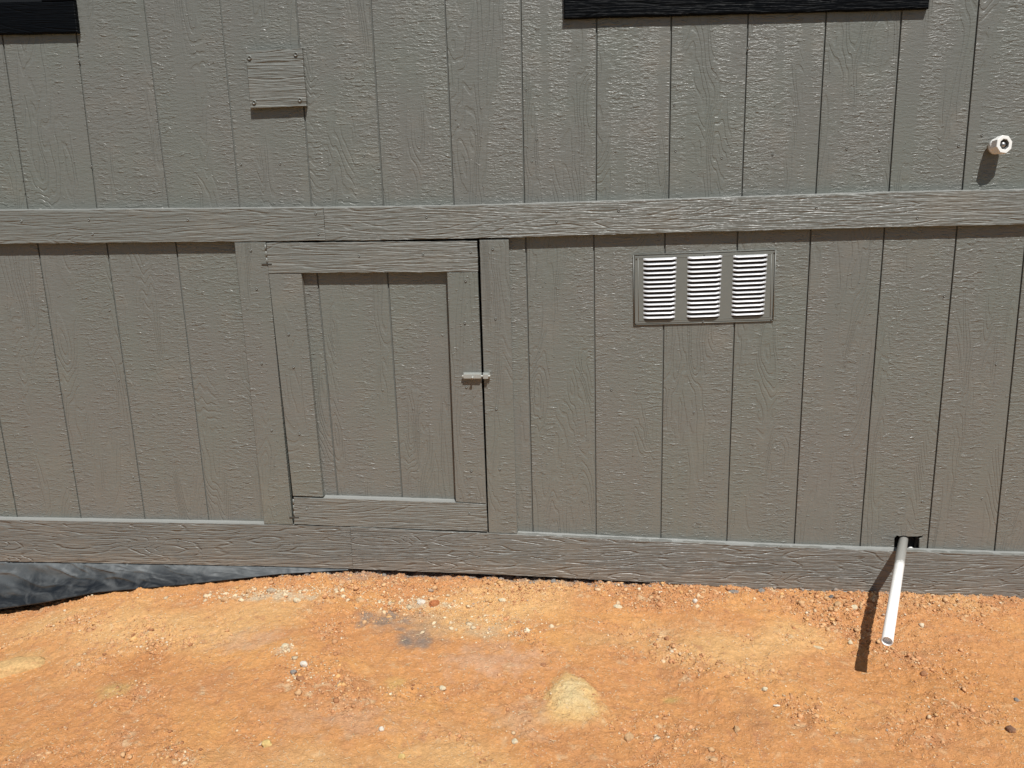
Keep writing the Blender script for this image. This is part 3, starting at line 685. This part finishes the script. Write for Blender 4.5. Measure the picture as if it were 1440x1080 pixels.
o = rock('wood_chip', 'short white chip between the mound and the pipe shadow', 'wood chip', 1092, 993, .009, .004, .002, (.72, .66, .55), -3, .1, 4)

# ------------------------------------------------------------------ crumbs, gravel and straw: nobody could count them
def gravel(n_try):
    ico = bmesh.new(); bmesh.ops.create_icosphere(ico, subdivisions=1, radius=1.0)
    bv = np.array([v.co[:] for v in ico.verts]); bf = np.array([[v.index for v in f.verts] for f in ico.faces]); ico.free()
    x = rng.uniform(-.45, 3.3, n_try); y = -rng.uniform(0.0, .98, n_try)**1.0
    r_ = ruf(x, y); keep = rng.uniform(0, 1, n_try) < (.03+.9*r_**2.0)
    keep &= ~((x < .55) & (y > -.07)); keep &= (mound(x, y) < .12) | (rng.uniform(0, 1, n_try) < .06)
    x = x[keep]; y = y[keep]; r_ = r_[keep]; pale = np.zeros(len(x), bool)
    for px, py, wx, wy, k_ in ((385, 834, .15, .022, 520), (590, 850, .11, .028, 330), (402, 912, .022, .022, 60), (424, 946, .028, .022, 60), (690, 880, .10, .05, 260), (1180, 850, .09, .03, 240), (240, 815, .2, .015, 220), (165, 905, .03, .05, 120)):
        cx, cy, _ = hitg(px, py); x = np.append(x, rng.normal(cx, wx, k_)); y = np.append(y, np.minimum(rng.normal(cy, wy, k_), -.012)); r_ = np.append(r_, np.full(k_, 1.6)); pale = np.append(pale, np.full(k_, px < 700 and px > 300))
    n_ = len(x)
    s = .0009+.0016*rng.uniform(0, 1, n_)+rng.pareto(2.6, n_)*.0011*(.25+r_); s = np.clip(s, .0008, .0092)
    z = gh(x, y); T = rng.uniform(0, 2*np.pi, n_); sc = np.stack([s*rng.uniform(.8, 1.4, n_), s*rng.uniform(.7, 1.1, n_), s*rng.uniform(.5, .9, n_)], 1)
    P_ = bv[None]*(1+rng.uniform(-.45, .35, (n_, len(bv), 1)))*sc[:, None]
    c, s_ = np.cos(T)[:, None], np.sin(T)[:, None]
    V = np.stack([P_[..., 0]*c-P_[..., 1]*s_+x[:, None], P_[..., 0]*s_+P_[..., 1]*c+y[:, None], P_[..., 2]+(z+sc[:, 2]*.12)[:, None]], -1).reshape(-1, 3)
    Fs = (bf[None]+(np.arange(n_)*len(bv))[:, None, None]).reshape(-1, 3)
    pal = np.array([(.58, .32, .16), (.50, .25, .12), (.60, .38, .20), (.64, .48, .30), (.36, .17, .08), (.70, .60, .44), (.42, .33, .25), (.64, .38, .16)])
    ci = rng.choice(len(pal), n_, p=[.32, .22, .2, .07, .07, .03, .01, .08]); col = pal[ci]*rng.uniform(.8, 1.15, (n_, 1))
    pc = pale & (rng.uniform(0, 1, n_) < .7); col[pc] = np.array((.66, .54, .36))*rng.uniform(.75, 1.15, (int(pc.sum()), 1))
    g = (y > -.03-.01*rng.uniform(-1, 1, n_)) & (x > .6) & (rng.uniform(0, 1, n_) < .75); col[g] = (.27, .245, .215)
    me = bpy.data.meshes.new('gravel'); me.vertices.add(len(V)); me.vertices.foreach_set('co', V.astype(np.float32).ravel())
    me.loops.add(Fs.size); me.loops.foreach_set('vertex_index', Fs.ravel().astype(np.int32)); me.polygons.add(len(Fs))
    me.polygons.foreach_set('loop_start', np.arange(0, Fs.size, 3, dtype=np.int32)); me.polygons.foreach_set('loop_total', np.full(len(Fs), 3, np.int32)); me.update(calc_edges=True)
    ca = me.color_attributes.new('tone', 'FLOAT_COLOR', 'POINT'); cc = np.repeat(col, len(bv), 0)
    ca.data.foreach_set('color', np.concatenate([cc, np.ones((len(cc), 1))], 1).astype(np.float32).ravel())
    M = NT('crumb_surface'); at_ = M.n('Attribute', attribute_name='tone'); n2 = M.noise(M.coords(400, 400, 400), 1, 3, .6)
    M.bump(n2, .001); me.materials.append(M.set(Base_Color=M.mix(M.ramp(n2, .3, .8, 0, .35), at_.outputs['Color'], (.36, .17, .08)), Roughness=.95, Specular_IOR_Level=.15))
    o = link(bpy.data.objects.new('gravel', me)); o['kind'] = 'stuff'
    tag(o, 'orange clay crumbs and fine gravel strewn over the bare ground', 'gravel'); return n_
print('crumbs', gravel(120000))
def straw(n_):
    V = []; Fc = []
    for _ in range(n_):
        x = random.uniform(-.3, 2.9); y = -random.random()**.8*.9-.02; a = random.uniform(0, math.pi); L = random.uniform(.004, .014); w = .0005
        if x < .4 and y > -.1: continue
        d = np.array([math.cos(a), math.sin(a)]); nn = np.array([-d[1], d[0]]); o = len(V)
        for k, s_ in enumerate((-1, 0, 1)):
            p = np.array([x, y])+d*L*.5*s_+nn*(.0008*(k == 1)); z = float(gh(p[0], p[1]))+.0016+.0012*(k == 2)
            V += [(p[0]+nn[0]*w, p[1]+nn[1]*w, z), (p[0]-nn[0]*w, p[1]-nn[1]*w, z), (p[0], p[1], z+w*1.4)]
        for k in (0, 1):
            b = o+k*3; Fc += [(b, b+1, b+4, b+3), (b+1, b+2, b+5, b+4), (b+2, b, b+3, b+5)]
    o = mk('straw', V, Fc, plain('dry_straw', (.58, .47, .29), .8), None); o['kind'] = 'stuff'
    tag(o, 'scattered short pale straw bits on the clay', 'straw')
straw(900)
